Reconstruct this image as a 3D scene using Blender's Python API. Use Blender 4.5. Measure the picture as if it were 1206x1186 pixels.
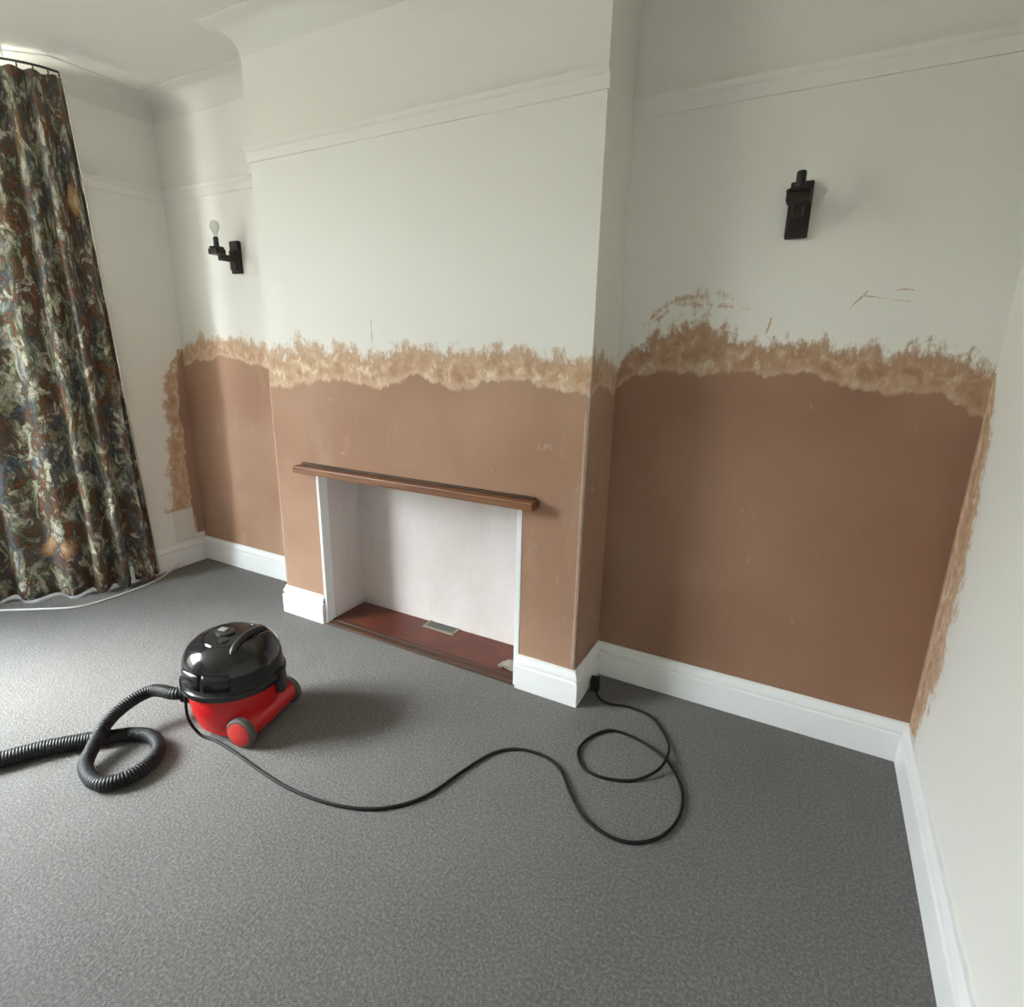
import bpy, bmesh, math, random
from mathutils import Vector, Matrix
random.seed(7)
for o in list(bpy.data.objects): bpy.data.objects.remove(o)
scene = bpy.context.scene
C = scene.collection

# ------------------------------------------------------------------ camera
cam_d = bpy.data.cameras.new('camera'); cam = bpy.data.objects.new('camera', cam_d); C.objects.link(cam)
Rv = Vector((0.87162436, 0.49000471, 0.01289824)); Uv = Vector((-0.14092821, 0.22530808, 0.96404124)); Fv = Vector((-0.46947867, 0.84209955, -0.2654395))
M = Matrix((Rv, Uv, -Fv)).transposed().to_4x4(); M.translation = (3.144, -2.0197, 1.29)
cam.matrix_world = M
cam_d.sensor_width = 36; cam_d.lens = 666.04/1206*36
cam_d.shift_x = (603-580.21)/1206; cam_d.shift_y = (589.96-593)/1206
cam_d.clip_start = 0.02
scene.camera = cam
# ------------------------------------------------------------------ daylight: an overcast sky seen through the bay window
W_ = bpy.data.worlds.new('overcast_sky'); scene.world = W_; W_.use_nodes = True
nt = W_.node_tree; nt.nodes.clear()
wo = nt.nodes.new('ShaderNodeOutputWorld'); wb = nt.nodes.new('ShaderNodeBackground')
wb.inputs['Strength'].default_value = 72.0
# overcast luminance: (1 + 2 sin elevation) / 3
wg = nt.nodes.new('ShaderNodeTexCoord'); ws = nt.nodes.new('ShaderNodeSeparateXYZ'); wm = nt.nodes.new('ShaderNodeMapRange'); wc_ = nt.nodes.new('ShaderNodeMix'); wc_.data_type = 'RGBA'
nt.links.new(wg.outputs['Generated'], ws.inputs[0]); nt.links.new(ws.outputs[2], wm.inputs[0]); nt.links.new(wm.outputs[0], wc_.inputs[0])
wc_.inputs[6].default_value = (.335, .335, .335, 1); wc_.inputs[7].default_value = (.88, .975, 1.13, 1)
nt.links.new(wc_.outputs[2], wb.inputs['Color'])
nt.links.new(wb.outputs[0], wo.inputs[0])
# the sun behind thin cloud: a wide, soft disc
sun_d = bpy.data.lights.new('hazy_sun', 'SUN'); sun_d.energy = 14.0; sun_d.angle = math.radians(26); sun_d.color = (1.0, .985, .95)
sun = bpy.data.objects.new('hazy_sun', sun_d); C.objects.link(sun)
sun.rotation_euler = Vector((.82*math.cos(math.radians(40)), .572*math.cos(math.radians(40)), -math.sin(math.radians(40)))).to_track_quat('-Z', 'Y').to_euler()
scene.view_settings.view_transform = 'Standard'; scene.view_settings.look = 'None'
scene.view_settings.gamma = 1.0; scene.view_settings.use_curve_mapping = False
scene.view_settings.exposure = 0.45
def portal(p0, p1, z0, z1):
    L = bpy.data.lights.new('sky_portal', 'AREA'); L.shape = 'RECTANGLE'
    v = Vector((p1[0]-p0[0], p1[1]-p0[1], 0)); L.size = v.length; L.size_y = z1-z0
    L.cycles.is_portal = True
    o = bpy.data.objects.new('sky_portal', L); C.objects.link(o)
    n = Vector((v.y, -v.x, 0)).normalized()          # right normal = into the room
    zx = v.normalized(); up = Vector((0, 0, 1))
    m = Matrix((zx, n.cross(zx)*-1, -n)).transposed()
    m = Matrix((zx, (-n).cross(zx), -n)).transposed().to_4x4()
    m.translation = Vector(((p0[0]+p1[0])/2, (p0[1]+p1[1])/2, (z0+z1)/2)) - n*0.10
    o.matrix_world = m

# ------------------------------------------------------------------ room measures (metres)
a, b, d, W, H = 1.014, 2.516, 0.259, 3.559, 2.453      # breast left, right, depth, room width, ceiling
SK = 0.141; RT = 2.046                                  # skirting height, picture rail top
OL, OR, MZ, RB = 1.268, 2.276, 0.735, -0.010            # fireplace opening, its top, its back plane
YB = -5.6                                               # wall behind the camera
BAY = [(0, -3.85), (-.6, -3.25), (-.6, -1.05), (0, -.45)]
WZ0, WZ1 = 0.35, 2.36                                   # bay windows: sill and head
portal(BAY[2], BAY[3], WZ0, WZ1); portal(BAY[1], BAY[2], WZ0, WZ1); portal(BAY[0], BAY[1], WZ0, WZ1)

# ------------------------------------------------------------------ materials
def new_mat(name):
    m = bpy.data.materials.new(name); m.use_nodes = True
    n = m.node_tree; b_ = n.nodes['Principled BSDF']; return m, n, b_
def N(n, t, **kw):
    x = n.nodes.new(t)
    for k, v in kw.items(): setattr(x, k, v)
    return x
def noise(n, scale, detail=4, rough=.55, vec=None, dist=0):
    x = N(n, 'ShaderNodeTexNoise'); x.inputs['Scale'].default_value = scale; x.inputs['Detail'].default_value = detail
    x.inputs['Roughness'].default_value = rough; x.inputs['Distortion'].default_value = dist
    if vec: n.links.new(vec, x.inputs['Vector'])
    return x
def ramp(n, fac, stops, interp='LINEAR'):
    x = N(n, 'ShaderNodeValToRGB'); x.color_ramp.interpolation = interp
    e = x.color_ramp.elements
    while len(e) < len(stops): e.new(.5)
    for i, (p, c) in enumerate(stops): e[i].position = p; e[i].color = (c[0], c[1], c[2], 1) if not isinstance(c, (int, float)) else (c, c, c, 1)
    n.links.new(fac, x.inputs[0]); return x
def mixc(n, fac, A, B, mode='MIX'):
    x = N(n, 'ShaderNodeMix', data_type='RGBA', blend_type=mode)
    for s, v in ((0, fac), (6, A), (7, B)):
        if isinstance(v, (int, float)): x.inputs[s].default_value = v
        elif isinstance(v, tuple): x.inputs[s].default_value = (*v, 1)
        else: n.links.new(v, x.inputs[s])
    return x.outputs[2]
def math_(n, op, A, B=None, clamp=False):
    x = N(n, 'ShaderNodeMath', operation=op, use_clamp=clamp)
    for i, v in enumerate((A, B)):
        if v is None: continue
        if isinstance(v, (int, float)): x.inputs[i].default_value = v
        else: n.links.new(v, x.inputs[i])
    return x.outputs[0]
def mapr(n, v, f0, f1, t0=0., t1=1., smooth=True):
    x = N(n, 'ShaderNodeMapRange'); x.interpolation_type = 'SMOOTHSTEP' if smooth else 'LINEAR'
    n.links.new(v, x.inputs[0])
    for i, q in enumerate((f0, f1, t0, t1)): x.inputs[i+1].default_value = q
    return x.outputs[0]
def bump(n, b_, h, strength, dist):
    x = N(n, 'ShaderNodeBump'); x.inputs['Strength'].default_value = strength; x.inputs['Distance'].default_value = dist
    n.links.new(h, x.inputs['Height']); n.links.new(x.outputs[0], b_.inputs['Normal'])
def coords(n, scale=None, out='Object'):
    t = N(n, 'ShaderNodeTexCoord'); o = t.outputs[out]
    if scale:
        m = N(n, 'ShaderNodeMapping'); m.inputs['Scale'].default_value = scale; n.links.new(o, m.inputs[0]); o = m.outputs[0]
    return o
def plain(name, col, rough=.5, metal=0, var=.06, scale=30, bmp=0, spec=.5):
    m, n, p = new_mat(name)
    f = noise(n, scale, 4, vec=coords(n))
    c = mixc(n, f.outputs[0], tuple(x*(1-var) for x in col), tuple(min(1, x*(1+var)) for x in col))
    n.links.new(c, p.inputs['Base Color']); p.inputs['Roughness'].default_value = rough; p.inputs['Metallic'].default_value = metal
    p.inputs['Specular IOR Level'].default_value = spec
    if bmp: bump(n, p, f.outputs[0], .3, bmp)
    return m
def wall_paint():
    m, n, p = new_mat('wall_paint'); v = coords(n)
    f1 = noise(n, 1.7, 3, vec=v); f2 = noise(n, 160, 3, vec=v)
    c = mixc(n, f1.outputs[0], (.825, .805, .75), (.845, .825, .775))
    n.links.new(c, p.inputs['Base Color']); p.inputs['Roughness'].default_value = .75; p.inputs['Specular IOR Level'].default_value = .25
    bump(n, p, f2.outputs[0], .15, .002); return m
def carpet():
    m, n, p = new_mat('grey_carpet'); v = coords(n)
    f1 = noise(n, 125, 3, .8, v); f2 = noise(n, 3.5, 4, .6, v); f3 = noise(n, 900, 2, .6, v)
    c1 = ramp(n, f1.outputs[0], [(.30, (.046, .0435, .0405)), (.5, (.143, .136, .128)), (.70, (.36, .345, .325))]).outputs[0]
    c2 = mixc(n, .5, c1, mixc(n, f2.outputs[0], (.122, .117, .110), (.168, .161, .152)))
    n.links.new(c2, p.inputs['Base Color']); p.inputs['Roughness'].default_value = 1; p.inputs['Specular IOR Level'].default_value = .05
    p.inputs['Sheen Weight'].default_value = .15; p.inputs['Sheen Roughness'].default_value = .6
    h = math_(n, 'ADD', f1.outputs[0], math_(n, 'MULTIPLY', f2.outputs[0], 3.0))
    bump(n, p, h, .9, .008); return m
def plaster(name='skim_plaster', k=1.0):
    """skim coat: solid pink-brown plaster (edge = 0) feathering into a scratchy smear over the paint (edge = 1)"""
    m, n, p = new_mat(name); v = coords(n)
    at = N(n, 'ShaderNodeAttribute', attribute_name='edge'); t = at.outputs['Fac']
    lo = noise(n, 1.6, 3, .5, v); mid = noise(n, 9, 5, .6, coords(n, (1, 1, .35))); hi = noise(n, 24, 6, .62, coords(n, (1, 1, .8)), .45); fine = noise(n, 110, 4, .7, coords(n, (1, 1, .45)))
    sol = mixc(n, mapr(n, lo.outputs[0], .35, .65), (.365, .212, .140), (.435, .270, .188))
    sol = mixc(n, mapr(n, mid.outputs[0], .55, .75, 0, .35), sol, (.50, .35, .255))
    sm = ramp(n, hi.outputs[0], [(.30, (.40, .235, .14)), (.45, (.52, .33, .21)), (.56, (.63, .45, .31)), (.66, (.80, .69, .54))]).outputs[0]
    sm = mixc(n, mapr(n, fine.outputs[0], .42, .65, 0, .35), sm, (.50, .32, .20))
    sm = mixc(n, mapr(n, math_(n, 'ADD', t, math_(n, 'MULTIPLY', math_(n, 'SUBTRACT', mid.outputs[0], .5), .8)), .40, .75, 0, .6), sm, (.50, .325, .205))
    tn = math_(n, 'ADD', t, math_(n, 'MULTIPLY', math_(n, 'SUBTRACT', hi.outputs[0], .5), .25))
    col = mixc(n, mapr(n, tn, .03, .12), sol, sm)
    ridge = math_(n, 'MULTIPLY', mapr(n, tn, .04, .12), math_(n, 'SUBTRACT', 1., mapr(n, tn, .12, .25)))
    col = mixc(n, math_(n, 'MULTIPLY', ridge, .5), col, (.66, .49, .36))
    if k != 1: col = mixc(n, 1., col, (k, k*.95, k*.92), 'MULTIPLY')   # darker copy: shade of the right alcove put into the colour
    cov = math_(n, 'ADD', math_(n, 'MULTIPLY', math_(n, 'SUBTRACT', 1.0, t), 1.7), math_(n, 'MULTIPLY', math_(n, 'SUBTRACT', hi.outputs[0], .5), 1.9))
    cov = math_(n, 'ADD', cov, math_(n, 'MULTIPLY', math_(n, 'SUBTRACT', fine.outputs[0], .5), .9))
    al = mapr(n, cov, .05, .60)
    al = math_(n, 'MAXIMUM', al, math_(n, 'SUBTRACT', 1., mapr(n, t, .02, .25)))
    col = mixc(n, al, (.835, .815, .76), col)          # the thin smear lets the old paint through
    n.links.new(col, p.inputs['Base Color'])
    p.inputs['Roughness'].default_value = .8; p.inputs['Specular IOR Level'].default_value = .2
    n.links.new(math_(n, 'GREATER_THAN', al, .06), p.inputs['Alpha'])
    bump(n, p, math_(n, 'ADD', hi.outputs[0], fine.outputs[0]), .15, .002)
    return m
def wood(name, c0, c1, axis='x', rough=.45):
    m, n, p = new_mat(name); s = {'x': (2, 40, 40), 'y': (40, 2, 40), 'z': (40, 40, 2)}[axis]
    f = noise(n, 1.2, 6, .65, coords(n, s), 1.2)
    c = ramp(n, f.outputs[0], [(.3, c0), (.7, c1)]).outputs[0]
    n.links.new(c, p.inputs['Base Color']); p.inputs['Roughness'].default_value = rough
    bump(n, p, f.outputs[0], .2, .002); return m
def curtain_mat():
    m, n, p = new_mat('floral_print'); uv = N(n, 'ShaderNodeUVMap').outputs[0]
    dn = noise(n, 5, 4, .6, uv); 
    dv = N(n, 'ShaderNodeMix', data_type='RGBA', blend_type='LINEAR_LIGHT'); dv.inputs[0].default_value = .12
    n.links.new(uv, dv.inputs[6]); n.links.new(dn.outputs['Color'], dv.inputs[7]); w = dv.outputs[2]
    def vor(sc):
        x = N(n, 'ShaderNodeTexVoronoi'); x.inputs['Scale'].default_value = sc; n.links.new(w, x.inputs['Vector']); return x
    def shifted(dx, sx=1., sy=1.):
        m_ = N(n, 'ShaderNodeMapping'); m_.inputs['Location'].default_value = (dx, dx*.7, 0); m_.inputs['Scale'].default_value = (sx, sy, 1); n.links.new(uv, m_.inputs[0]); return m_.outputs[0]
    n1 = noise(n, 4.2, 7, .62, shifted(3.1, 1.2, .8), 1.6); n2 = noise(n, 6, 7, .65, shifted(9.7, 1.1, .8), 1.3); n3 = noise(n, 10, 6, .7, shifted(17.3), 1.0)
    base = ramp(n, n1.outputs[0], [(.28, (.03, .035, .034)), (.38, (.055, .07, .06)), (.44, (.14, .065, .032)), (.48, (.045, .043, .04)), (.53, (.10, .12, .14)), (.58, (.035, .038, .034)), (.64, (.26, .22, .15)), (.72, (.05, .05, .045))]).outputs[0]
    c2 = ramp(n, n2.outputs[0], [(.30, (.30, .34, .36)), (.38, (.06, .07, .05)), (.44, (.20, .075, .032)), (.49, (.06, .035, .025)), (.54, (.14, .17, .09)), (.58, (.46, .42, .32)), (.64, (.10, .13, .16)), (.72, (.55, .28, .11))]).outputs[0]
    c3 = ramp(n, n3.outputs[0], [(.32, (.05, .055, .045)), (.44, (.30, .29, .17)), (.52, (.62, .60, .50)), (.60, (.10, .05, .03)), (.70, (.38, .43, .47))]).outputs[0]
    f1 = noise(n, 6, 4, .6, shifted(31)); f2 = noise(n, 10, 5, .65, shifted(43), .8)
    c = mixc(n, mapr(n, f1.outputs[0], .42, .54), base, c2)
    c = mixc(n, mapr(n, f2.outputs[0], .52, .62), c, c3)
    v4 = vor(3.1); fl = mapr(n, v4.outputs['Distance'], .12, .26, 1, 0)
    sel = N(n, 'ShaderNodeSeparateColor'); n.links.new(v4.outputs['Color'], sel.inputs[0])
    fl = math_(n, 'MULTIPLY', fl, math_(n, 'GREATER_THAN', sel.outputs[1], .55))
    flc = ramp(n, v4.outputs['Distance'], [(0, (.80, .70, .50)), (.10, (.62, .38, .18)), (.19, (.36, .15, .06))]).outputs[0]
    c = mixc(n, math_(n, 'MULTIPLY', fl, .7), c, flc)
    f5 = noise(n, 45, 4, .7, uv); c = mixc(n, .55, c, mixc(n, f5.outputs[0], (.0, .0, .0), (1., 1., 1.)), 'OVERLAY')
    n.links.new(c, p.inputs['Base Color']); p.inputs['Roughness'].default_value = .7; p.inputs['Specular IOR Level'].default_value = .3
    wv = noise(n, 700, 2, .5, uv); bump(n, p, wv.outputs[0], .2, .001); return m
def glass():
    m, n, p = new_mat('window_glass'); n.nodes.remove(p); out = n.nodes['Material Output']
    t = N(n, 'ShaderNodeBsdfTransparent'); t.inputs[0].default_value = (.95, .97, .96, 1)
    g = N(n, 'ShaderNodeBsdfGlossy'); g.inputs['Roughness'].default_value = .02
    fr = noise(n, 2, 2, vec=coords(n)); mx = N(n, 'ShaderNodeMixShader')
    n.links.new(mapr(n, fr.outputs[0], 0, 1, .04, .06), mx.inputs[0]); n.links.new(t.outputs[0], mx.inputs[1]); n.links.new(g.outputs[0], mx.inputs[2]); n.links.new(mx.outputs[0], out.inputs[0]); return m
def bulb_glass():
    m, n, p = new_mat('bulb_glass'); p.inputs['Base Color'].default_value = (.86, .86, .82, 1); p.inputs['Roughness'].default_value = .08
    p.inputs['Transmission Weight'].default_value = .75; p.inputs['IOR'].default_value = 1.2
    f = noise(n, 40, 2, vec=coords(n)); n.links.new(mapr(n, f.outputs[0], 0, 1, .05, .12), p.inputs['Roughness']); return m
def hearth_mat():
    m, n, p = new_mat('red_hearth'); v = coords(n)
    f = noise(n, 6, 5, .65, v); g = noise(n, 60, 3, .6, v)
    c = ramp(n, f.outputs[0], [(.3, (.060, .013, .007)), (.55, (.105, .022, .011)), (.75, (.14, .040, .019))]).outputs[0]
    c = mixc(n, mapr(n, g.outputs[0], .6, .75, 0, .3), c, (.17, .09, .06))
    n.links.new(c, p.inputs['Base Color']); p.inputs['Roughness'].default_value = .42; bump(n, p, g.outputs[0], .15, .002); return m
def recess_mat():
    m, n, p = new_mat('pale_dry_plaster'); v = coords(n)
    f = noise(n, 4, 5, .6, coords(n, (1, 1, .4))); g = noise(n, 70, 4, .6, v)
    c = ramp(n, f.outputs[0], [(.3, (.66, .58, .55)), (.7, (.78, .73, .71))]).outputs[0]
    c = mixc(n, mapr(n, g.outputs[0], .55, .7, 0, .3), c, (.62, .48, .42))
    n.links.new(c, p.inputs['Base Color']); p.inputs['Roughness'].default_value = .85; bump(n, p, g.outputs[0], .2, .002); return m
def hose_mat():
    m, n, p = new_mat('ribbed_black_hose'); uv = N(n, 'ShaderNodeUVMap').outputs[0]
    sx = N(n, 'ShaderNodeSeparateXYZ'); n.links.new(uv, sx.inputs[0])
    w = math_(n, 'SINE', math_(n, 'MULTIPLY', sx.outputs[1], 2*math.pi/.0085))
    n.links.new(mixc(n, math_(n, 'MULTIPLY_ADD', w, .5), (.007, .007, .0075), (.013, .013, .014)), p.inputs['Base Color'])
    p.inputs['Roughness'].default_value = .55; p.inputs['Specular IOR Level'].default_value = .3; bump(n, p, w, .45, .0018); return m
P_WALL = wall_paint(); P_CEIL = plain('ceiling_paint', (.76, .745, .69), .85, var=.02, scale=3, spec=.2)
P_TRIM = plain('white_gloss_trim', (.86, .865, .855), .35, var=.03, scale=9, bmp=.001)
P_CARPET = carpet(); P_PLASTER = plaster(); P_ALCOVE_SHADE = plaster('alcove_shade_plaster', .80); P_GLASS = glass(); P_BULB = bulb_glass()
P_MANTEL = wood('mantel_wood', (.11, .040, .015), (.28, .118, .046), 'x', .45)
P_STRIP = wood('threshold_wood', (.030, .012, .006), (.085, .036, .016), 'x', .55)
P_DARKWOOD = wood('dark_stained_wood', (.007, .0035, .003), (.022, .008, .005), 'z', .6)
P_BLACK = plain('black_plastic', (.012, .012, .013), .5); P_SHINY = plain('glossy_black_plastic', (.010, .010, .011), .16, var=.2, scale=18)
P_RED = plain('red_plastic', (.48, .009, .011), .32, var=.05, scale=12); P_CAP = plain('faded_red_plastic', (.46, .03, .026), .45)
P_TYRE = plain('grey_rubber', (.085, .076, .066), .7); P_CHROME = plain('dull_chrome', (.62, .62, .58), .28, metal=.8)
P_HOSE = hose_mat(); P_CORD = plain('black_flex', (.010, .009, .009), .6, spec=.25); P_WHITECORD = plain('white_flex', (.72, .71, .68), .5)
P_CURT = curtain_mat(); P_HEARTH = hearth_mat(); P_RECESS = recess_mat()
P_RAIL = plain('curtain_rail_metal', (.05, .045, .04), .4, metal=.5); P_LINING = plain('curtain_lining', (.55, .50, .42), .9)
P_VENT = plain('grey_vent_metal', (.12, .125, .11), .6); P_CEMENT = plain('grey_cement', (.28, .245, .19), .9, var=.3, scale=60, bmp=.003)
P_GRASS = plain('pale_paving', (.25, .22, .165), .9, var=.12, scale=4); P_DOOR = plain('white_door_paint', (.75, .74, .70), .4)
P_BLOCK_HEDGE = plain('block_hedge_leaves', (.115, .105, .07), 1, var=.5, scale=14, bmp=.05); P_BRASS = plain('brass', (.6, .42, .16), .3, metal=1)

# ------------------------------------------------------------------ mesh helpers
class MB:
    def __init__(s): s.v = []; s.f = []; s.uv = {}
    def add(s, vs, fs, m=None):
        k = len(s.v); s.v += [tuple(m @ Vector(q)) if m else tuple(q) for q in vs]; s.f += [tuple(i+k for i in f) for f in fs]; return s
    def box(s, x0, x1, y0, y1, z0, z1, m=None):
        vs = [(x, y, z) for x in (x0, x1) for y in (y0, y1) for z in (z0, z1)]
        return s.add(vs, [(0, 1, 3, 2), (4, 6, 7, 5), (0, 4, 5, 1), (2, 3, 7, 6), (0, 2, 6, 4), (1, 5, 7, 3)], m)
    def lathe(s, prof, n=32, m=None):                     # prof: (r, z), r=0 allowed at ends
        vs = []; fs = []; rings = []
        for r, z in prof:
            if r < 1e-6: rings.append([len(vs)]); vs.append((0, 0, z))
            else:
                rings.append(list(range(len(vs), len(vs)+n))); vs += [(r*math.cos(2*math.pi*i/n), r*math.sin(2*math.pi*i/n), z) for i in range(n)]
        for A, B in zip(rings, rings[1:]):
            for i in range(n):
                j = (i+1) % n
                if len(A) == 1 and len(B) > 1: fs.append((A[0], B[j], B[i]))
                elif len(B) == 1 and len(A) > 1: fs.append((A[i], A[j], B[0]))
                elif len(A) > 1: fs.append((A[i], A[j], B[j], B[i]))
        return s.add(vs, fs, m)
    def prism(s, poly, z0, z1, m=None):
        n = len(poly); vs = [(x, y, z0) for x, y in poly]+[(x, y, z1) for x, y in poly]
        return s.add(vs, [tuple(range(n-1, -1, -1)), tuple(range(n, 2*n))]+[(i, (i+1) % n, n+(i+1) % n, n+i) for i in range(n)], m)
    def tube(s, pts, rad, n=10, cap=True):
        pts = [Vector(q) for q in pts]; k = len(s.v); L = 0; up = Vector((0, 0, 1))
        for i, q in enumerate(pts):
            tg = (pts[min(i+1, len(pts)-1)]-pts[max(i-1, 0)]).normalized()
            sd = tg.cross(up); sd = sd.normalized() if sd.length > 1e-3 else Vector((1, 0, 0)); nn = sd.cross(tg)
            r = rad(i/(len(pts)-1)) if callable(rad) else rad
            if i: L += (q-pts[i-1]).length
            for j in range(n):
                th = 2*math.pi*j/n; s.uv[len(s.v)] = (j/n, L); s.v.append(tuple(q+sd*r*math.cos(th)+nn*r*math.sin(th)))
        for i in range(len(pts)-1):
            for j in range(n): s.f.append((k+i*n+j, k+i*n+(j+1) % n, k+(i+1)*n+(j+1) % n, k+(i+1)*n+j))
        if cap: s.f.append(tuple(k+j for j in range(n-1, -1, -1))); s.f.append(tuple(k+(len(pts)-1)*n+j for j in range(n)))
        return s
    def build(s, name, mat, parent=None, smooth=False, bevel=0, seg=2, angle=40):
        me = bpy.data.meshes.new(name); me.from_pydata(s.v, [], s.f); me.materials.append(mat)
        if s.uv:
            ul = me.uv_layers.new(name='UVMap')
            for l in me.loops: ul.data[l.index].uv = s.uv.get(l.vertex_index, (0, 0))
        bm = bmesh.new(); bm.from_mesh(me); bmesh.ops.recalc_face_normals(bm, faces=bm.faces); bm.to_mesh(me); bm.free()
        if smooth:
            for p in me.polygons: p.use_smooth = True
            me.set_sharp_from_angle(angle=math.radians(angle))
        o = bpy.data.objects.new(name, me); C.objects.link(o)
        if bevel:
            q = o.modifiers.new('bevel', 'BEVEL'); q.width = bevel; q.segments = seg; q.limit_method = 'ANGLE'; q.angle_limit = math.radians(35)
        if parent: o.parent = parent
        return o
def tag(o, label=None, cat=None, group=None, kind=None):
    for k, v in (('label', label), ('category', cat), ('group', group), ('kind', kind)):
        if v: o[k] = v
    return o
def empty(name, loc=(0, 0, 0), rz=0):
    o = bpy.data.objects.new(name, None); C.objects.link(o); o.location = loc; o.rotation_euler = (0, 0, rz); o.empty_display_size = .05; return o
def struct(o, label): return tag(o, label, None, None, 'structure')
def sweep(path, prof):
    """profile (offset into the room, z) mitred along a floor path whose room side is on the right"""
    P = [Vector(q) for q in path]; mb = MB(); n = len(prof); offs = []
    for i in range(len(P)):
        nr = []
        for A, B in ((i-1, i), (i, i+1)):
            if A >= 0 and B < len(P):
                t = (P[B]-P[A]).normalized(); nr.append(Vector((t.y, -t.x)))
        if len(nr) == 1: offs.append(nr[0])
        else: q = nr[0]+nr[1]; offs.append(q/(q.dot(nr[0])))
    for i, q in enumerate(P):
        for o, z in prof: mb.v.append((q.x+offs[i].x*o, q.y+offs[i].y*o, z))
    for i in range(len(P)-1):
        for j in range(n): mb.f.append((i*n+j, i*n+(j+1) % n, (i+1)*n+(j+1) % n, (i+1)*n+j))
    mb.f.append(tuple(range(n))); mb.f.append(tuple((len(P)-1)*n+j for j in range(n))); return mb
def catmull(pts, k=8):
    P = [Vector(q) for q in pts]; out = []
    for i in range(len(P)-1):
        p0 = P[max(i-1, 0)]; p1 = P[i]; p2 = P[i+1]; p3 = P[min(i+2, len(P)-1)]
        for j in range(k):
            t = j/k; out.append(.5*((2*p1)+(p2-p0)*t+(2*p0-5*p1+4*p2-p3)*t*t+(3*p1-p0-3*p2+p3)*t**3))
    out.append(P[-1]); return out

# ------------------------------------------------------------------ structure
OUT = [(W, 0), (W, YB), (0, YB)]+BAY+[(0, 0)]
def grow(poly, g):
    c = []
    P = [Vector(q) for q in poly]; n = len(P)
    for i in range(n):
        t0 = (P[i]-P[i-1]).normalized(); t1 = (P[(i+1) % n]-P[i]).normalized()
        n0 = Vector((-t0.y, t0.x)); n1 = Vector((-t1.y, t1.x)); q = n0+n1; q = q/q.dot(n0); c.append(tuple(P[i]+q*g))
    return c
OUTG = grow(OUT, .12)
struct(MB().prism(OUTG, -.12, 0).build('floor', P_CARPET), 'grey speckled carpet covering the whole room floor')
struct(MB().prism(OUTG, H, H+.12).build('ceiling', P_CEIL), 'plain off-white ceiling with coved edges')
T = .14
def seg(mb, p0, p1, openings=(), ext0=0, ext1=0, top=H+.02):
    """wall from p0 to p1, room on the right, thickness outwards; openings (s0, s1, z0, z1)"""
    v = Vector((p1[0]-p0[0], p1[1]-p0[1])); L = v.length; t = v/L
    m = Matrix(((t.x, -t.y, 0, p0[0]), (t.y, t.x, 0, p0[1]), (0, 0, 1, 0), (0, 0, 0, 1)))   # local +y = left = outside
    s = -ext0
    for s0, s1, z0, z1 in openings:
        mb.box(s, s0, 0, T, -.02, top, m); mb.box(s0, s1, 0, T, -.02, z0, m); mb.box(s0, s1, 0, T, z1, top, m); s = s1
    mb.box(s, L+ext1, 0, T, -.02, top, m); return m
wl = MB()
seg(wl, (0, YB), BAY[0], ext0=T)
fr_m = []
fr_m.append(seg(wl, BAY[0], BAY[1], [(.10, .7485, WZ0, WZ1)], 0, .06))
fr_m.append(seg(wl, BAY[1], BAY[2], [(.08, 2.12, WZ0, WZ1)], .06, .06))
fr_m.append(seg(wl, BAY[2], BAY[3], [(.10, .7485, WZ0, WZ1)], .06, 0))
seg(wl, BAY[3], (0, 0), ext1=T)
struct(wl.build('wall_left', P_WALL), 'off-white window wall with the bay, behind the curtain')
w = MB(); seg(w, (0, 0), (W, 0), ext1=T); wall_back = struct(w.build('wall_back', P_WALL), 'off-white fireplace wall, newly skimmed below in both alcoves')
w = MB(); seg(w, (W, 0), (W, YB), ext1=T); wall_right = struct(w.build('wall_right', P_WALL), 'off-white wall at the right edge with a brown plaster smear by its corner')
w = MB(); seg(w, (W, YB), (0, YB), [(1.2, 2.02, -.02, 2.02)]); struct(w.build('wall_front', P_WALL), 'off-white wall behind the camera')
wall_left = bpy.data.objects['wall_left']
# chimney breast with its opening
w = MB(); YF = -d
fp = [(a, -.01), (OL, -.01), (OL, MZ), (OR, MZ), (OR, -.01), (b, -.01), (b, H+.01), (a, H+.01)]
n = len(fp); vs = [(x, YF, z) for x, z in fp]+[(x, .004, z) for x, z in fp]
w.add(vs, [(0, 1, 2, 7), (2, 3, 6, 7), (3, 4, 5, 6), (15, 10, 9, 8), (15, 14, 11, 10), (14, 13, 12, 11)]+[(i, (i+1) % n, n+(i+1) % n, n+i) for i in range(n)])
breast = struct(w.build('wall_chimney', P_WALL), 'chimney breast, white above and brown new plaster around the fireplace opening')
# recess lining
MB().box(OL, OR, RB, RB+.009, .0, MZ).build('recess_back', P_RECESS, breast)
MB().box(OL, OL+.008, YF+.012, RB, .0, MZ).build('recess_side', P_RECESS, breast)
MB().box(OR-.008, OR, YF+.012, RB, .0, MZ).build('recess_side', P_RECESS, breast)
MB().box(OL+.008, OR-.008, YF+.012, RB, MZ-.008, MZ).build('recess_soffit', P_RECESS, breast)
# white angle beads on both edges of the opening
MB().box(OL-.006, OL+.010, YF-.005, YF+.045, .0, MZ-.002).build('edge_bead', P_TRIM, breast, bevel=.002)
MB().box(OR-.010, OR+.012, YF-.005, YF+.030, .0, MZ-.002).build('edge_bead', P_TRIM, breast, bevel=.002)

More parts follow.
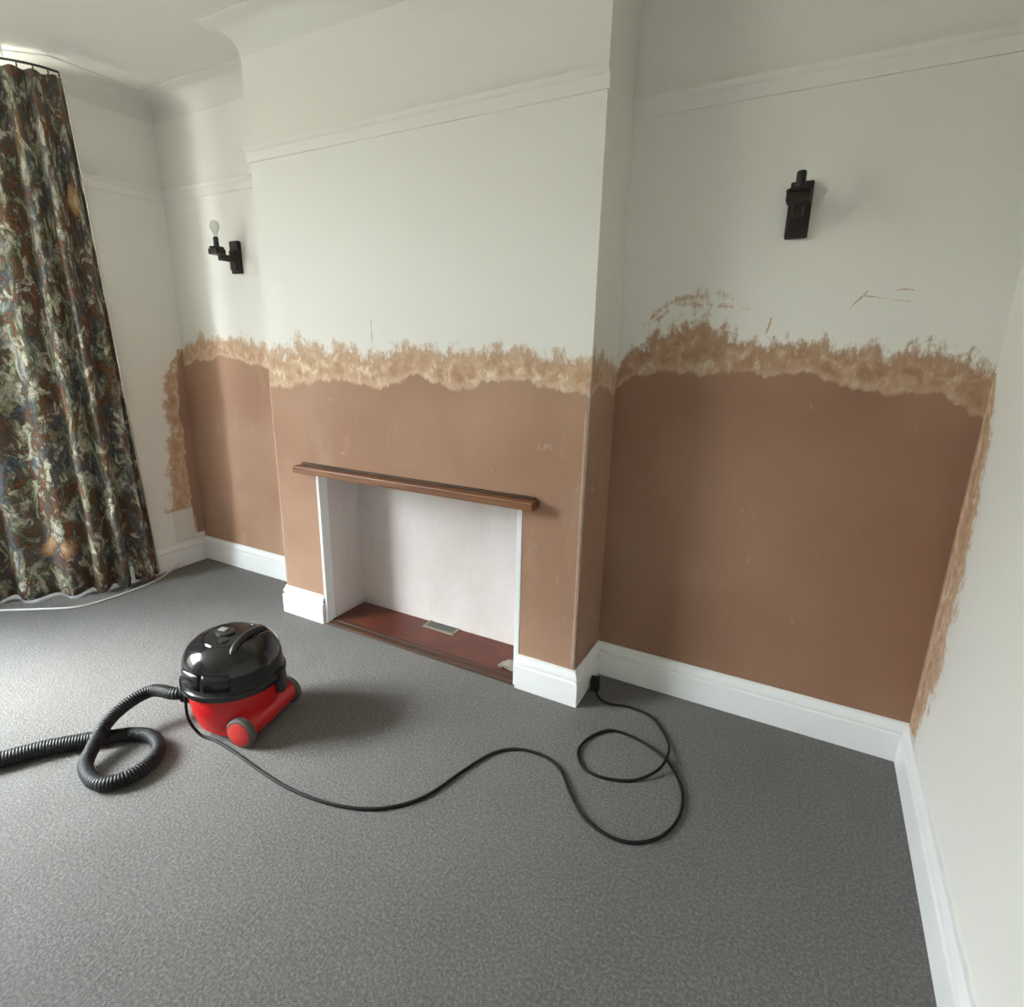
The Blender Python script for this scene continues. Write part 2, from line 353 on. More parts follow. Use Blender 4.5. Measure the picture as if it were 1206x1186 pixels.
# ------------------------------------------------------------------ skim plaster patches (parts of their walls)
def vnoise(seed):
    r = random.Random(seed); tb = [r.uniform(-1, 1) for _ in range(4096)]
    def f(x, fr):
        x = x*fr+1000; i = math.floor(x); u = x-i; u = u*u*(3-2*u); return tb[i % 4096]*(1-u)+tb[(i+1) % 4096]*u
    return f
def lerp(cp, s):
    if s <= cp[0][0]: return cp[0][1]
    for (x0, y0), (x1, y1) in zip(cp, cp[1:]):
        if s <= x1: u = (s-x0)/(x1-x0); u = u*u*(3-2*u) if abs(x1-x0) > 1e-9 else 1; return y0+(y1-y0)*u
    return cp[-1][1]
def patch(name, parent, s0, s1, base, inner, outer, P, seed, step=.005, cuts=(), jag=1., jin=1., th=.0025, mat=None):
    """columns along s from base(s) to inner(s) (solid) and outer(s) (ragged smear); P(s, h, lift) gives the 3D point"""
    f = vnoise(seed); g = vnoise(seed+1)
    n = max(2, int(round((s1-s0)/step))); S = sorted(set([round(s0+(s1-s0)*i/n, 5) for i in range(n+1)]+[round(c, 5) for c in cuts]))
    fi = [0, .25, .5, .75, 1.]; fo = [.08, .2, .35, .5, .65, .8, .92, 1.]
    mb = MB(); ed = []; R = len(fi)+len(fo)
    for s in S:
        z0 = base(s); zi = lerp(inner, s)+jin*(.016*f(s, 9)+.010*f(s, 27)+.004*f(s, 90))
        zo = lerp(outer, s)+jag*(.014*g(s, 11)+.014*g(s, 34)+.010*g(s, 110)+.012*max(0, g(s, 60)-.45))
        zi = max(zi, z0+.002); zo = max(zo, zi+.012)
        for u in fi: mb.v.append(P(s, z0+(zi-z0)*u, th)); ed.append(0.)
        for u in fo: mb.v.append(P(s, zi+(zo-zi)*u, th*(1-.8*u))); ed.append(u)
    for i in range(len(S)-1):
        for j in range(R-1): mb.f.append((i*R+j, (i+1)*R+j, (i+1)*R+j+1, i*R+j+1))
    me = bpy.data.meshes.new(name); me.from_pydata(mb.v, [], mb.f); me.materials.append(mat or P_PLASTER)
    at = me.attributes.new('edge', 'FLOAT', 'POINT'); at.data.foreach_set('value', ed)
    for p in me.polygons: p.use_smooth = True
    o = bpy.data.objects.new(name, me); C.objects.link(o); o.parent = parent
    return o
SB = SK-.01
patch('plaster_skim', wall_back, .001, a-.001, lambda s: SB, [(0, 1.13), (.12, 1.165), (.33, 1.19), (.66, 1.155), (a, 1.12)],
      [(0, 1.27), (.1, 1.30), (.2, 1.345), (.3, 1.33), (.55, 1.325), (.7, 1.30), (a, 1.30)], lambda s, h, l: (s, -l, h), 11)
patch('plaster_skim', breast, a, b-.001, lambda s: MZ if OL-.002 < s < OR+.002 else SB,
      [(a, 1.10), (1.2, 1.095), (1.34, 1.114), (1.614, 1.11), (1.74, 1.155), (1.825, 1.183), (1.92, 1.13), (2.014, 1.125), (2.222, 1.168), (2.38, 1.15), (b, 1.125)],
      [(a, 1.30), (1.15, 1.305), (1.205, 1.36), (1.30, 1.325), (1.36, 1.285), (1.45, 1.305), (1.624, 1.295), (1.867, 1.307), (1.97, 1.285), (2.085, 1.294), (2.283, 1.302), (2.42, 1.28), (b, 1.272)],
      lambda s, h, l: (s, YF-l, h), 23, cuts=(OL-.002, OL-.0019, OR+.002, OR+.0021))
patch('plaster_skim', breast, .001, d-.001, lambda s: SB, [(0, 1.12), (.12, 1.14), (d, 1.10)], [(0, 1.29), (.05, 1.28), (d, 1.24)], lambda s, h, l: (b+l, -d+s, h), 31)
patch('plaster_skim', breast, .001, d-.001, lambda s: SB, [(0, 1.12), (d, 1.12)], [(0, 1.29), (d, 1.29)], lambda s, h, l: (a-l, -d+s, h), 37)
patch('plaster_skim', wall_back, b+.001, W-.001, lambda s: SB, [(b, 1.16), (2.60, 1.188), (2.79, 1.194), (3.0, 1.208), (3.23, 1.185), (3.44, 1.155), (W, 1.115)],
      [(b, 1.235), (2.56, 1.30), (2.62, 1.352), (2.72, 1.40), (2.79, 1.428), (2.85, 1.385), (2.92, 1.335), (3.05, 1.325), (3.21, 1.325), (3.41, 1.325), (3.50, 1.30), (W, 1.265)], lambda s, h, l: (s, -l, h), 43, mat=P_ALCOVE_SHADE)
# the two side walls: columns run up the corner, the smear feathers sideways
patch('plaster_skim', wall_left, SK+.03, 1.245, lambda s: .001, [(0, .03), (.3, .055), (.7, .05), (1.0, .055), (1.17, .035), (1.25, .004)],
      [(.14, .045), (.27, .09), (.34, .225), (.42, .215), (.65, .185), (.85, .165), (1.05, .155), (1.15, .09), (1.25, .03)], lambda s, h, l: (l, -h, s), 53, jag=.8, jin=.5)
patch('plaster_skim', wall_right, SK-.02, 1.235, lambda s: .001, [(0, .004), (1.25, .004)],
      [(.12, .12), (.20, .14), (.30, .19), (.42, .235), (.55, .225), (.70, .215), (.85, .19), (.99, .155), (1.12, .10), (1.24, .02)], lambda s, h, l: (W-l, -h, s), 61, jag=.7, jin=.0)
P_BEAD = plain('pale_plaster_bead', (.52, .36, .26), .8, var=.25, scale=25)
MB().box(a-.001, a+.009, YF-.004, YF, SK, 1.10).build('corner_bead', P_BEAD, breast); MB().box(b-.013, b-.006, YF-.0038, YF, SK, 1.09).build('corner_bead', P_BEAD, breast)
def streak(parent, pts, wd, Pf, e0=.62):
    mb = MB(); ed = []; r = random.Random(len(mb.v)+int(pts[0][0]*1000)); c = catmull([(x, z, 0) for x, z in pts], 6)
    for i, q in enumerate(c):
        t = (c[min(i+1, len(c)-1)]-c[max(i-1, 0)]).normalized(); u = i/(len(c)-1); h = wd*(.35+.65*math.sin(math.pi*u)**.6)*r.uniform(.7, 1.2)/2
        for k, e in ((-1, 1.0), (0, e0), (1, 1.0)): mb.v.append(Pf(q.x-t.y*h*k, q.y+t.x*h*k)); ed.append(e)
    for i in range(len(c)-1):
        for j in range(2): mb.f.append((i*3+j, i*3+j+1, i*3+j+4, i*3+j+3))
    me = bpy.data.meshes.new('plaster_streak'); me.from_pydata(mb.v, [], mb.f); me.materials.append(P_PLASTER); me.attributes.new('edge', 'FLOAT', 'POINT').data.foreach_set('value', ed)
    o = bpy.data.objects.new('plaster_streak', me); C.objects.link(o); o.parent = parent; return o
on_back = lambda x, z: (x, -.0006, z)
streak(wall_back, [(3.198, 1.403), (3.212, 1.425), (3.226, 1.440), (3.236, 1.455)], .009, on_back)
streak(wall_back, [(3.226, 1.440), (3.25, 1.437), (3.285, 1.431)], .008, on_back); streak(wall_back, [(3.295, 1.428), (3.32, 1.425), (3.345, 1.422)], .004, on_back)
streak(wall_back, [(3.30, 1.452), (3.32, 1.455), (3.345, 1.452)], .004, on_back)
streak(wall_back, [(2.985, 1.335), (2.992, 1.36), (2.994, 1.385)], .010, on_back)
streak(wall_back, [(2.60, 1.36), (2.66, 1.415), (2.75, 1.452), (2.83, 1.458), (2.88, 1.44)], .045, on_back, .80); streak(wall_back, [(2.62, 1.36), (2.70, 1.42), (2.80, 1.425), (2.93, 1.41)], .03, lambda x, z: (x, -.0012, z), .84)
streak(breast, [(1.617, 1.29), (1.615, 1.33), (1.615, 1.385)], .007, lambda x, z: (x, YF-.0006, z))
# the bare square low on the left wall
MB().box(0, .004, -.185, -.065, .15, .335).build('filled_patch', P_CEIL, wall_left, bevel=.002)

# ------------------------------------------------------------------ skirting, picture rail, coving
PS = [(0, 0), (.021, 0), (.021, .092), (.0205, .095), (.013, .099), (.013, .103), (.0175, .108), (.017, .116), (.012, .126), (.008, .133), (.0075, .141), (0, .141)]
def skirt(name, path, label): return struct(sweep(path, PS).build(name, P_TRIM, smooth=True, angle=25), label)
skirt('baseboard_left', [BAY[0], BAY[1], BAY[2], BAY[3], (0, -.0215)], 'white skirting board running behind the curtain to the left corner')
skirt('baseboard_back_left', [(0, 0), (a-.0215, 0)], 'short white skirting board in the left alcove')
skirt('baseboard_chimney_left', [(a, -.0215), (a, YF), (OL-.006, YF)], 'white skirting block left of the fireplace opening')
skirt('baseboard_chimney_right', [(OR+.006, YF), (b, YF), (b, -.0215)], 'white skirting wrapping the right pier of the fireplace')
skirt('baseboard_back_right', [(b, 0), (W, 0)], 'long white skirting board below the brown right alcove')
skirt('baseboard_right', [(W, -.0215), (W, YB)], 'white moulded skirting along the right-hand wall')
PR = [(0, 0), (0, -.056), (.006, -.056), (.009, -.048), (.011, -.034), (.012, -.022), (.018, -.018), (.022, -.012), (.026, -.006), (.026, -.001), (.020, 0)]
PR = [(o, z+RT) for o, z in PR]
struct(sweep([(0, -.45), (0, 0), (a-.001, 0)], PR).build('trim_1', P_WALL, smooth=True, angle=25), 'painted picture rail crossing the left corner beside the curtain')
struct(sweep([(a-.012, YF), (b+.008, YF)], PR).build('trim_2', P_WALL, smooth=True, angle=25), 'painted picture rail across the chimney breast')
struct(sweep([(b+.001, 0), (W, 0), (W, YB)], PR).build('trim_3', P_WALL, smooth=True, angle=25), 'painted picture rail above the right alcove wall lamp')
cv = .095
PC = [(0, H+.002), (0, H-cv), (.002, H-cv)]+[(.002+(cv)*(1-math.cos(t*math.pi/16)), H-cv+cv*.93*math.sin(t*math.pi/16)) for t in range(1, 9)]+[(cv+.004, H-.006), (cv+.012, H-.004), (cv+.012, H+.002)]
struct(sweep([(0, YB), BAY[0], BAY[1], BAY[2], BAY[3], (0, 0), (a, 0), (a, YF), (b, YF), (b, 0), (W, 0), (W, YB)], PC).build('trim_4', P_CEIL, smooth=True, angle=35), 'coving curving between the walls and the ceiling')

# ------------------------------------------------------------------ bay windows and door (outside the picture, they let the light in)
def window(k, m, s0, s1, nm, label):
    o = struct(empty('window_%d' % k), label)
    y0, y1 = .05, .105
    f = MB(); f.box(s0, s0+.05, y0, y1, WZ0, WZ1, m); f.box(s1-.05, s1, y0, y1, WZ0, WZ1, m); f.box(s0, s1, y0, y1, WZ0, WZ0+.05, m); f.box(s0, s1, y0, y1, WZ1-.05, WZ1, m)
    f.build('window_frame', P_TRIM, o)
    wd = (s1-s0)/nm
    for i in range(nm):
        if i: MB().box(s0+wd*i-.025, s0+wd*i+.025, y0, y1, WZ0+.05, WZ1-.05, m).build('mullion', P_TRIM, o)
        x0 = s0+wd*i+(.025 if i else .05); x1 = s0+wd*(i+1)-(.025 if i < nm-1 else .05)
        MB().box(x0, x1, y0+.01, y1-.01, 1.86, 1.90, m).build('transom', P_TRIM, o)
        MB().box(x0, x1, .075, .080, WZ0+.05, 1.86, m).build('pane', P_GLASS, o)
        MB().box(x0, x1, .075, .080, 1.90, WZ1-.05, m).build('pane', P_GLASS, o)
    MB().box(s0-.03, s1+.03, -.03, .05, WZ0-.03, WZ0, m).build('window_sill', P_TRIM, o, bevel=.004)
window(1, fr_m[0], .10, .7485, 1, 'far angled bay window out of the picture')
window(2, fr_m[1], .08, 2.12, 2, 'wide front bay window out of the picture')
window(3, fr_m[2], .10, .7485, 1, 'angled bay window hidden behind the floral curtain')
dr = struct(empty('door_1'), 'white panelled door behind the camera')
dx0 = W-2.02; dx1 = W-1.2
MB().box(dx0, dx1, YB-.06, YB-.02, .005, 2.02).build('door_leaf', P_DOOR, dr)
for z0, z1 in ((.2, .9), (1.05, 1.85)):
    for x0, x1 in ((dx0+.1, dx0+.37), (dx1-.37, dx1-.1)): MB().box(x0, x1, YB-.022, YB-.012, z0, z1).build('door_panel', P_DOOR, dr, bevel=.004)
for x0, x1, z0, z1 in ((dx0-.07, dx0, 0, 2.09), (dx1, dx1+.07, 0, 2.09), (dx0, dx1, 2.02, 2.09)): MB().box(x0, x1, YB-.02, YB+.02, z0, z1).build('architrave', P_TRIM, dr)
MB().lathe([(0, 0), (.01, 0), (.01, .03), (.025, .035), (.025, .055), (0, .06)], 16, Matrix.Translation((dx0+.06, YB-.02, 1.0)) @ Matrix.Rotation(-math.pi/2, 4, 'X')).build('door_knob', P_BRASS, dr, smooth=True)
struct(MB().box(-14, -.76, -14, 10, -.62, -.5).build('terrace', P_GRASS), 'pale paved terrace outside the bay window')
hd = MB(); fh = vnoise(5); K = 90  # added unseen hedge, its height chosen to keep sky light off the upper walls
for i in range(K+1):
    y = -14+24*i/K
    for x, z in ((-6.6, -.5), (-6.7, 1.4), (-6.3, 2.5), (-5.8, 2.75), (-5.3, 2.45), (-5.0, 1.3), (-5.1, -.5)):
        hd.v.append((x+.18*fh(y+z*3, 2.1)+.08*fh(y-z, 7), y, z if z < 0 else z+.16*fh(y+x, 1.7)+.07*fh(y+x, 6)))
for i in range(K):
    for j in range(6): hd.f.append((i*7+j, i*7+j+1, (i+1)*7+j+1, (i+1)*7+j))
hd.f += [tuple(range(7)), tuple(K*7+j for j in range(7))]
tag(hd.build('sky_block_hedge', P_BLOCK_HEDGE, smooth=True, angle=60), 'added unseen hedge beyond the bay window, hiding the low sky', 'hedge')

# ------------------------------------------------------------------ hearth in the fireplace opening
he = tag(empty('hearth', ((OL+OR)/2, -.13, 0)), 'red painted hearth slab on the floor of the fireplace opening', 'hearth')
def sub(o, parent): o.parent = parent; o.matrix_parent_inverse = parent.matrix_world.inverted(); return o
bpy.context.view_layer.update()
sub(MB().box(OL+.009, OR-.010, YF+.045, RB-.001, .0, .012).build('slab', P_HEARTH, bevel=.003), he)
sub(MB().box(OL+.011, OR-.011, YF-.012, YF+.020, .0, .010).build('front_strip', P_STRIP, bevel=.003), he)
sub(MB().box(OL+.011, OR-.011, YF+.021, YF+.044, .0, .014).build('inner_strip', P_STRIP, bevel=.003), he)
vx0, vx1, vy0, vy1 = 1.70, 1.855, -.070, -.012
vf = MB(); vf.box(vx0-.008, vx0+.004, vy0-.008, vy1, .012, .0165); vf.box(vx1-.004, vx1+.008, vy0-.008, vy1, .012, .0165); vf.box(vx0, vx1, vy0-.008, vy0+.004, .012, .0165)
vent = sub(MB().box(vx0, vx1, vy0, vy1, .012, .0145).build('floor_vent', P_VENT), he)
q = vf.build('vent_border', P_CEMENT, vent); 
for i in range(8):
    x = vx0+.012+i*.0178; MB().box(x, x+.008, vy0+.008, vy1-.008, .0145, .0165).build('vent_slat', P_VENT, vent)
def lump(name, x, y, z, r, seed, mat, parent, sq=(1, 1, .5)):
    rr = random.Random(seed); bm = bmesh.new(); bmesh.ops.create_icosphere(bm, subdivisions=2, radius=r)
    for v in bm.verts: k = 1+rr.uniform(-.22, .22); v.co = Vector((v.co.x*k*sq[0]+x, v.co.y*k*sq[1]+y, max(v.co.z*k*sq[2], -r*sq[2]*.6)+z))
    me = bpy.data.meshes.new(name); bm.to_mesh(me); bm.free(); me.materials.append(mat); o = bpy.data.objects.new(name, me); C.objects.link(o); return sub(o, parent)
lump('mortar_scrap', 2.215, -.178, .022, .032, 3, P_CEMENT, he, (1.3, .9, .5)); lump('mortar_scrap', 2.225, -.125, .018, .024, 5, P_VENT, he, (1.2, .8, .5)); lump('mortar_scrap', 2.175, -.190, .017, .014, 9, P_CEMENT, he)

# ------------------------------------------------------------------ mantel shelf
ms = tag(empty('mantel_shelf', ((1.182+2.352)/2, YF, MZ)), 'narrow brown wooden mantel shelf over the fireplace opening', 'shelf')
bpy.context.view_layer.update()
sub(MB().box(1.182, 2.352, YF-.062, YF+.0, MZ+.002, MZ+.032).build('board', P_MANTEL, bevel=.004), ms)
sub(MB().box(1.195, 2.340, YF-.020, YF-.003, MZ+.032, MZ+.040).build('back_batten', P_STRIP, bevel=.002), ms)

# ------------------------------------------------------------------ wall lamps
def sconce(x, z, bulb, label):
    o = tag(empty('wall_lamp', (x, 0, z)), label, 'wall lamp', 'dark wooden wall lamps')
    MB().box(-.030, .030, -.024, 0, -.075, .075).build('back_plate', P_DARKWOOD, o, bevel=.004)
    MB().box(-.022, .022, -.036, -.024, -.060, .030).build('raised_panel', P_DARKWOOD, o, bevel=.003)
    ar = MB(); ar.box(-.013, .013, -.105, -.030, -.024, .004); ar.build('arm', P_DARKWOOD, o, bevel=.003)
    MB().box(-.030, .030, -.143, -.088, .000, .026).build('cup', P_DARKWOOD, o, bevel=.004)
    MB().lathe([(0, .026), (.030, .026), (.034, .031), (.033, .034), (.014, .034), (0, .034)], 20, Matrix.Translation((0, -.115, 0))).build('drip_tray', P_DARKWOOD, o, smooth=True)
    MB().lathe([(0, .034), (.0125, .034), (.0125, .075), (.010, .079), (0, .079)], 16, Matrix.Translation((0, -.115, 0))).build('lamp_holder', P_BLACK, o, smooth=True)
    if bulb:
        bl = MB().lathe([(0, .079), (.009, .079), (.010, .095), (.016, .105), (.0215, .118), (.022, .130), (.018, .143), (.010, .150), (0, .152)], 20, Matrix.Translation((0, -.115, 0))).build('bulb', P_BULB, o, smooth=True, angle=60)
        MB().lathe([(0, .0795), (.0095, .0795), (.0095, .090), (0, .090)], 14, Matrix.Translation((0, -.115, 0))).build('bulb_base', P_CHROME, bl, smooth=True)
    return o
sconce(.552, 1.692, True, 'dark wooden wall lamp with a clear bulb in the left alcove')
sconce(3.030, 1.678, False, 'dark wooden wall lamp without a bulb above the right alcove plaster')

# ------------------------------------------------------------------ curtain on its rail
def pathpt(P, u):
    x = u*(len(P)-1); i = min(int(x), len(P)-2); q = P[i].lerp(P[i+1], x-i); t = (P[min(i+3, len(P)-1)]-P[max(i-3, 0)]).normalized(); return q, Vector((-t.y, t.x))
ZC0, ZC1 = .017, 2.385
def curtain(pb, pt, waves, cloth_w, seed, label):
    cb = catmull(pb, 40); ct = catmull(pt, 40); NU, NV = 260, 40; mb = MB(); f = vnoise(seed)
    for i in range(NU+1):
        u = i/NU; ph = 2*math.pi*(u*waves+.10*f(u, 6))
        for j in range(NV+1):
            v = j/NV; qb, nb = pathpt(cb, u); qt, ntp = pathpt(ct, u); q = qb.lerp(qt, v); nn = nb.lerp(ntp, v).normalized()
            amp = (.046*(1-v)+.018*v)*(1 if u > .06 else u/.06)*(1+.3*f(u+3, 14))
            off = amp*math.sin(ph+.5*f(v*1.5+u*4, 2)*(1-v))+.012*f(u*1.3+v*.6, 12)*(1-v)
            mb.uv[len(mb.v)] = (u*cloth_w, v*2.38); mb.v.append((q.x-nn.x*off, q.y-nn.y*off, ZC0+(ZC1-ZC0)*v+(.003*math.sin(ph) if j == 0 else 0)))
    for i in range(NU):
        for j in range(NV): k = i*(NV+1)+j; mb.f.append((k, k+NV+1, k+NV+2, k+1))
    cu = tag(empty('curtain', (pb[0][0], pb[0][1], 0)), label, 'curtain', 'floral bay window curtains'); bpy.context.view_layer.update()
    co = mb.build('cloth', P_CURT, smooth=True, angle=180); sl = co.modifiers.new('thickness', 'SOLIDIFY'); sl.thickness = .004; sl.offset = 0; sub(co, cu)
    lin = MB(); sg = 1 if pb[0][1] > -2 else -1
    for j in range(NV+1):
        v = j/NV; q = cb[0].lerp(ct[0], v); z = ZC0+.01+(ZC1-ZC0-.02)*v; lin.v += [(q.x, q.y+.004*sg, z), (q.x-.012, q.y+.007*sg, z)]
    for j in range(NV): lin.f.append((2*j, 2*j+1, 2*j+3, 2*j+2))
    lo_ = lin.build('lining_edge', P_LINING); sl = lo_.modifiers.new('thickness', 'SOLIDIFY'); sl.thickness = .002; sub(lo_, cu)
    return ct
ct = curtain([(.062, -.345), (.050, -.52), (-.06, -.70), (-.28, -.92), (-.41, -1.08), (-.45, -1.25), (-.45, -1.68)], [(.092, -.452), (.070, -.55), (-.02, -.68), (-.26, -.93), (-.40, -1.08), (-.44, -1.25), (-.44, -1.68)], 10.6, 2.85, 99,
             'floor-length dark floral curtain gathered in folds at the left edge')
ctf = curtain([(.062, -3.90), (.045, -3.76), (-.06, -3.60), (-.26, -3.40), (-.38, -3.30), (-.44, -3.22)], [(.080, -3.85), (.050, -3.76), (-.06, -3.60), (-.26, -3.40), (-.38, -3.30), (-.44, -3.22)], 7.5, 2.0, 131,
             'matching dark floral curtain at the far side of the bay, out of the picture')
rl = tag(empty('curtain_rail', (0, -.7, ZC1+.02)), 'thin curved curtain rail just under the coving', 'curtain rail'); bpy.context.view_layer.update()
sub(MB().tube([(q.x, q.y, ZC1+.022) for q in catmull([(.090, -.46), (.070, -.55), (-.02, -.68), (-.26, -.93), (-.40, -1.08), (-.44, -1.25), (-.44, -2.0), (-.44, -3.05), (-.44, -3.22), (-.38, -3.30), (-.26, -3.4), (-.06, -3.6), (.05, -3.76), (.08, -3.85)], 10)], .005, 8).build('track', P_RAIL, smooth=True), rl)
for i in range(14):
  for c_ in (ct, ctf):
    q, _ = pathpt(c_, .02+i*.072); sub(MB().tube([(q.x, q.y, ZC1+.001), (q.x+.001, q.y, ZC1+.010), (q.x, q.y, ZC1+.022)], .0035, 6).build('glider', P_RAIL), rl)
for x, y in ((.02, -.63), (-.44, -1.75), (-.44, -2.6)): sub(MB().tube([(x, y, ZC1+.022), (x-.001, y, H-.02), (x, y, H)], .004, 6).build('bracket', P_TRIM), rl)

# ------------------------------------------------------------------ vacuum cleaner
VC = (1.520, -.935); VA = math.radians(194)
vac = tag(empty('vacuum_cleaner', (VC[0], VC[1], 0), VA), 'red tub vacuum cleaner with a glossy black domed top on the carpet', 'vacuum cleaner')
bpy.context.view_layer.update()
# body: round red tub flaring back into the axle housing
bd = MB(); bd.lathe([(0, .022), (.118, .022), (.132, .032), (.146, .085), (.152, .150), (.150, .168), (0, .168)], 48)
n = 16; ax, az, ar = -.112, .058, .044
hs = [(ax+ar*math.cos(math.pi*2*i/n), az+ar*math.sin(math.pi*2*i/n)) for i in range(n)]
def hull(name, pts, mat, parent, smooth=True, angle=35, bevel=0):
    bm = bmesh.new()
    for q in pts: bm.verts.new(q)
    r = bmesh.ops.convex_hull(bm, input=bm.verts); bmesh.ops.delete(bm, geom=[g for g in set(r['geom_interior']+r['geom_unused']) if isinstance(g, bmesh.types.BMVert)], context='VERTS')
    v = [tuple(x.co) for x in bm.verts]; bm.verts.index_update(); f = [tuple(x.index for x in q.verts) for q in bm.faces]; bm.free()
    m = MB(); m.add(v, f); return m
hh = hull('', [(x, y, z) for x, z in hs for y in (-.112, .112)]+[(.0, y, z) for y in (-.135, .135) for z in (.03, .10)], None, None)
bd.add(hh.v, hh.f)
bd.build('body', P_RED, vac, smooth=True, angle=35)
for s in (-1, 1):
    m = Matrix.Translation((ax, s*.112, .052)) @ Matrix.Rotation(-s*math.pi/2, 4, 'X')
    wh = MB().lathe([(0, 0), (.046, 0), (.052, .005), (.052, .022), (.047, .027), (0, .027)], 28, m).build('wheel', P_TYRE, vac, smooth=True)
    MB().lathe([(0, .027), (.041, .027), (.040, .031), (.028, .035), (0, .036)], 28, m).build('wheel_cap', P_CAP, wh, smooth=True)
    m2 = Matrix.Translation((.085, s*.07, 0))
    MB().box(-.016, .016, -.010, .010, .0, .030, m2).build('castor', P_BLACK, vac, bevel=.006)
hood = MB().lathe([(0, .166), (.158, .166), (.168, .172), (.170, .182), (.168, .190), (.163, .193), (.1615, .197), (.160, .240), (.153, .272), (.138, .298), (.116, .316), (.090, .325), (.086, .322), (.082, .3265), (.04, .331), (0, .332)], 56).build('hood', P_SHINY, vac, smooth=True, angle=30)
MB().lathe([(.1595, .1935), (.1640, .1935), (.1640, .1965), (.1595, .1965)], 56).build('rim_band', P_BLACK, hood, smooth=True)
# panels round the hood, sculpted ridges and the folded handle
for k, th in enumerate((75, 110, 250, 285)):
    m = Matrix.Rotation(math.radians(th), 4, 'Z'); pn = MB(); A = 15; vs = []
    for z, r in ((.208, .1625), (.246, .1605), (.262, .1575)):
        for i in range(A+1): t = math.radians(-15+30*i/A); vs.append((r*math.cos(t), r*math.sin(t), z))
    pn.add(vs, [(j*(A+1)+i, j*(A+1)+i+1, (j+1)*(A+1)+i+1, (j+1)*(A+1)+i) for j in range(2) for i in range(A)], m)
    po = pn.build('side_panel', P_SHINY, hood, smooth=True); s_ = po.modifiers.new('t', 'SOLIDIFY'); s_.thickness = .004; s_.offset = 0
hp = catmull([(-.075, -.085, .308), (-.072, -.065, .326), (-.065, 0, .334), (-.072, .065, .326), (-.075, .085, .308)], 8)
MB().tube(hp, .011, 10).build('carry_handle', P_BLACK, hood, smooth=True)
MB().prism([(.02+.035*math.cos(t*math.pi/8), .026*math.sin(t*math.pi/8)) for t in range(16)], .328, .339).build('switch_plate', P_BLACK, hood, bevel=.003)
MB().box(.012, .040, -.010, .010, .339, .345).build('switch', P_CHROME, hood, bevel=.002)
MB().lathe([(0, 0), (.016, 0), (.016, .006), (0, .006)], 16, Matrix.Translation((-.012, .045, .327))).build('cable_winder_knob', P_BLACK, hood, smooth=True)
# latches: rear one black, front one pale metal
for th, mat, nm in ((192, P_BLACK, 'latch'), (12, P_BLACK, 'latch')):
    m = Matrix.Rotation(math.radians(th), 4, 'Z'); MB().box(.150, .176, -.020, .020, .118, .205, m).build(nm, mat, vac, bevel=.006)
m = Matrix.Rotation(math.radians(38), 4, 'Z')
lt = MB(); vs = []
for z in (.178, .192):
    for r in (.1705, .1735):
        for i in range(13): t = math.radians(-18+36*i/12); vs.append((r*math.cos(t), r*math.sin(t), z))
fs = []
for i in range(12): fs += [(i, i+1, 27+i, 26+i), (13+i, 14+i, 40+i, 39+i), (i, i+1, 14+i, 13+i), (26+i, 27+i, 40+i, 39+i)]
lt.add(vs, fs, m).build('metal_strip', P_CHROME, vac)
# hose inlet at the front
im = Matrix.Rotation(math.radians(24), 4, 'Z') @ Matrix.Translation((.138, 0, .112)) @ Matrix.Rotation(math.pi/2, 4, 'Y')
MB().lathe([(0, 0), (.036, 0), (.036, .016), (.030, .020), (.030, .040), (0, .040)], 24, im).build('hose_inlet', P_BLACK, vac, smooth=True)
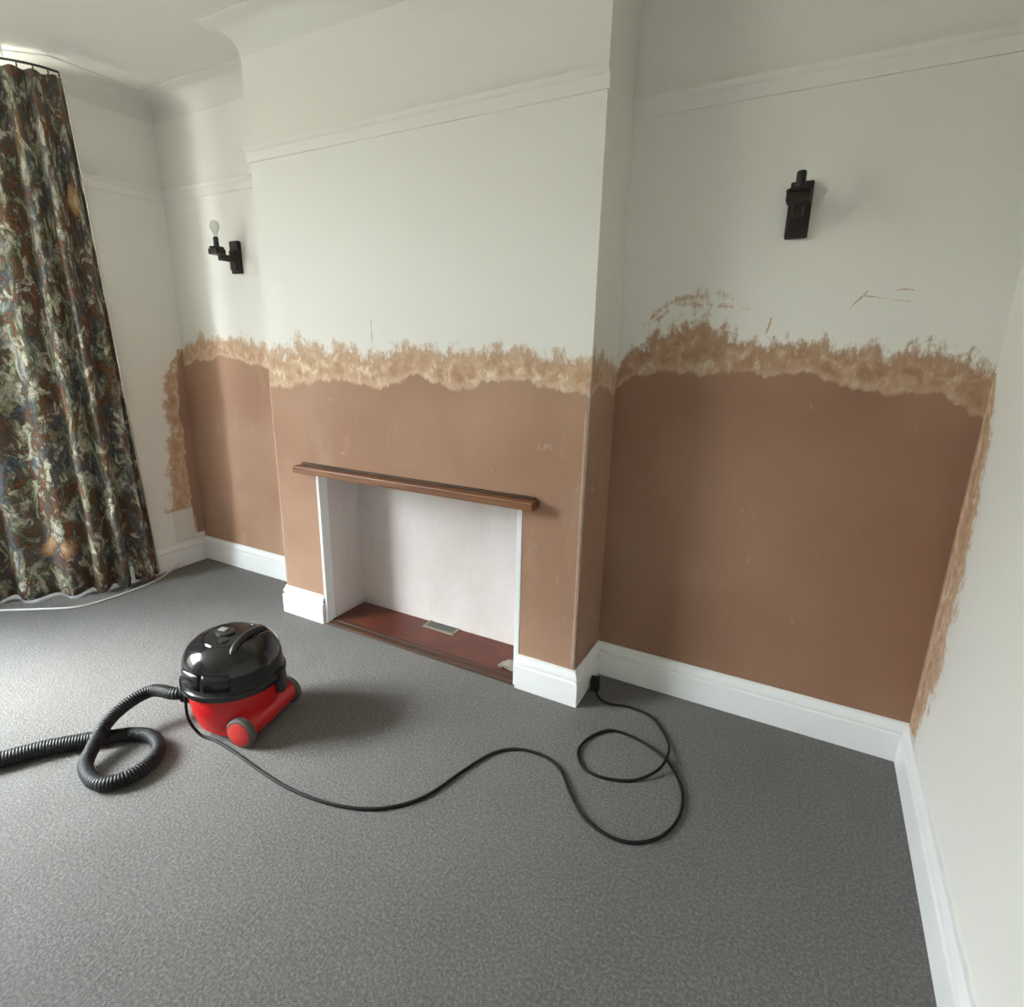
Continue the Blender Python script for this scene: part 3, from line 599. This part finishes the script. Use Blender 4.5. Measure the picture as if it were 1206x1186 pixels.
# hose: world points turned into the cleaner's frame
inv = vac.matrix_world.inverted()
def loc(P): return [inv @ Vector(q) for q in P]
fw = Vector((math.cos(VA), math.sin(VA), 0)); fw = Vector((math.cos(VA+.42), math.sin(VA+.42), 0)); I0 = Vector((VC[0], VC[1], .112))+fw*.172
hz = [tuple(I0), tuple(I0+fw*.035+Vector((0, 0, .002))), (1.268, -1.084, .107), (1.248, -1.160, .094), (1.262, -1.238, .072), (1.312, -1.313, .042), (1.362, -1.357, .026), (1.454, -1.370, .024), (1.504, -1.325, .024), (1.507, -1.258, .024), (1.466, -1.194, .024), (1.385, -1.170, .024), (1.316, -1.195, .023), (1.261, -1.247, .023), (1.212, -1.300, .023), (1.150, -1.380, .026), (1.095, -1.473, .027), (1.02, -1.58, .028), (.93, -1.70, .028)]
hp_ = catmull(hz, 14)
MB().tube(loc(hp_), lambda u: .0215+.004*max(0, min(1, (u-.70)/.04)), 16).build('hose', P_HOSE, vac, smooth=True, angle=60)
# mains flex with its plug
fx = [tuple(Vector((VC[0], VC[1], .15))+Matrix.Rotation(VA+math.radians(52), 3, 'Z') @ Vector((.158, 0, 0))), (1.462, -1.085, .07), (1.50, -1.075, .012)]
cz = .0055
fx += [(x, y, cz) for x, y in [(1.56, -1.064), (1.661, -1.068), (1.822, -1.084), (1.974, -1.087), (2.119, -1.062), (2.231, -1.008), (2.31, -.911), (2.352, -.767), (2.393, -.651), (2.455, -.591), (2.542, -.578), (2.615, -.61), (2.679, -.686), (2.751, -.752), (2.833, -.774), (2.897, -.756), (2.952, -.699), (2.978, -.61), (2.969, -.517), (2.93, -.439), (2.877, -.382), (2.782, -.342), (2.693, -.343), (2.642, -.414), (2.631, -.498), (2.677, -.565), (2.746, -.572), (2.824, -.538)]]
fx += [(2.874, -.48, .012), (2.893, -.42, .017), (2.887, -.331, .010), (2.847, -.253, cz), (2.788, -.195, cz), (2.709, -.182, cz), (2.636, -.200, cz), (2.590, -.185, .010), (2.568, -.150, .022)]
cd = MB().tube(loc(catmull(fx, 8)), .0048, 8).build('power_cord', P_CORD, vac, smooth=True, angle=60)
pm = inv @ (Matrix.Translation((2.560, -.135, .0)) @ Matrix.Rotation(math.radians(15), 4, 'Z'))
MB().box(-.018, .018, -.022, .026, .004, .050, pm).build('plug', P_BLACK, cd, bevel=.007)

# ------------------------------------------------------------------ white flex on the carpet by the curtain
wc = [(.024, -.20, .03), (.028, -.235, .010)]+[(x, y, .005) for x, y in [(.045, -.285), (.088, -.36), (.115, -.48), (.120, -.633), (.088, -.775), (-.03, -.875), (-.19, -.99), (-.33, -1.12), (-.43, -1.30)]]
tag(MB().tube(catmull(wc, 8), .0045, 8).build('white_cable', P_WHITECORD, smooth=True, angle=60), 'thin white cable on the carpet below the curtain hem', 'cable')
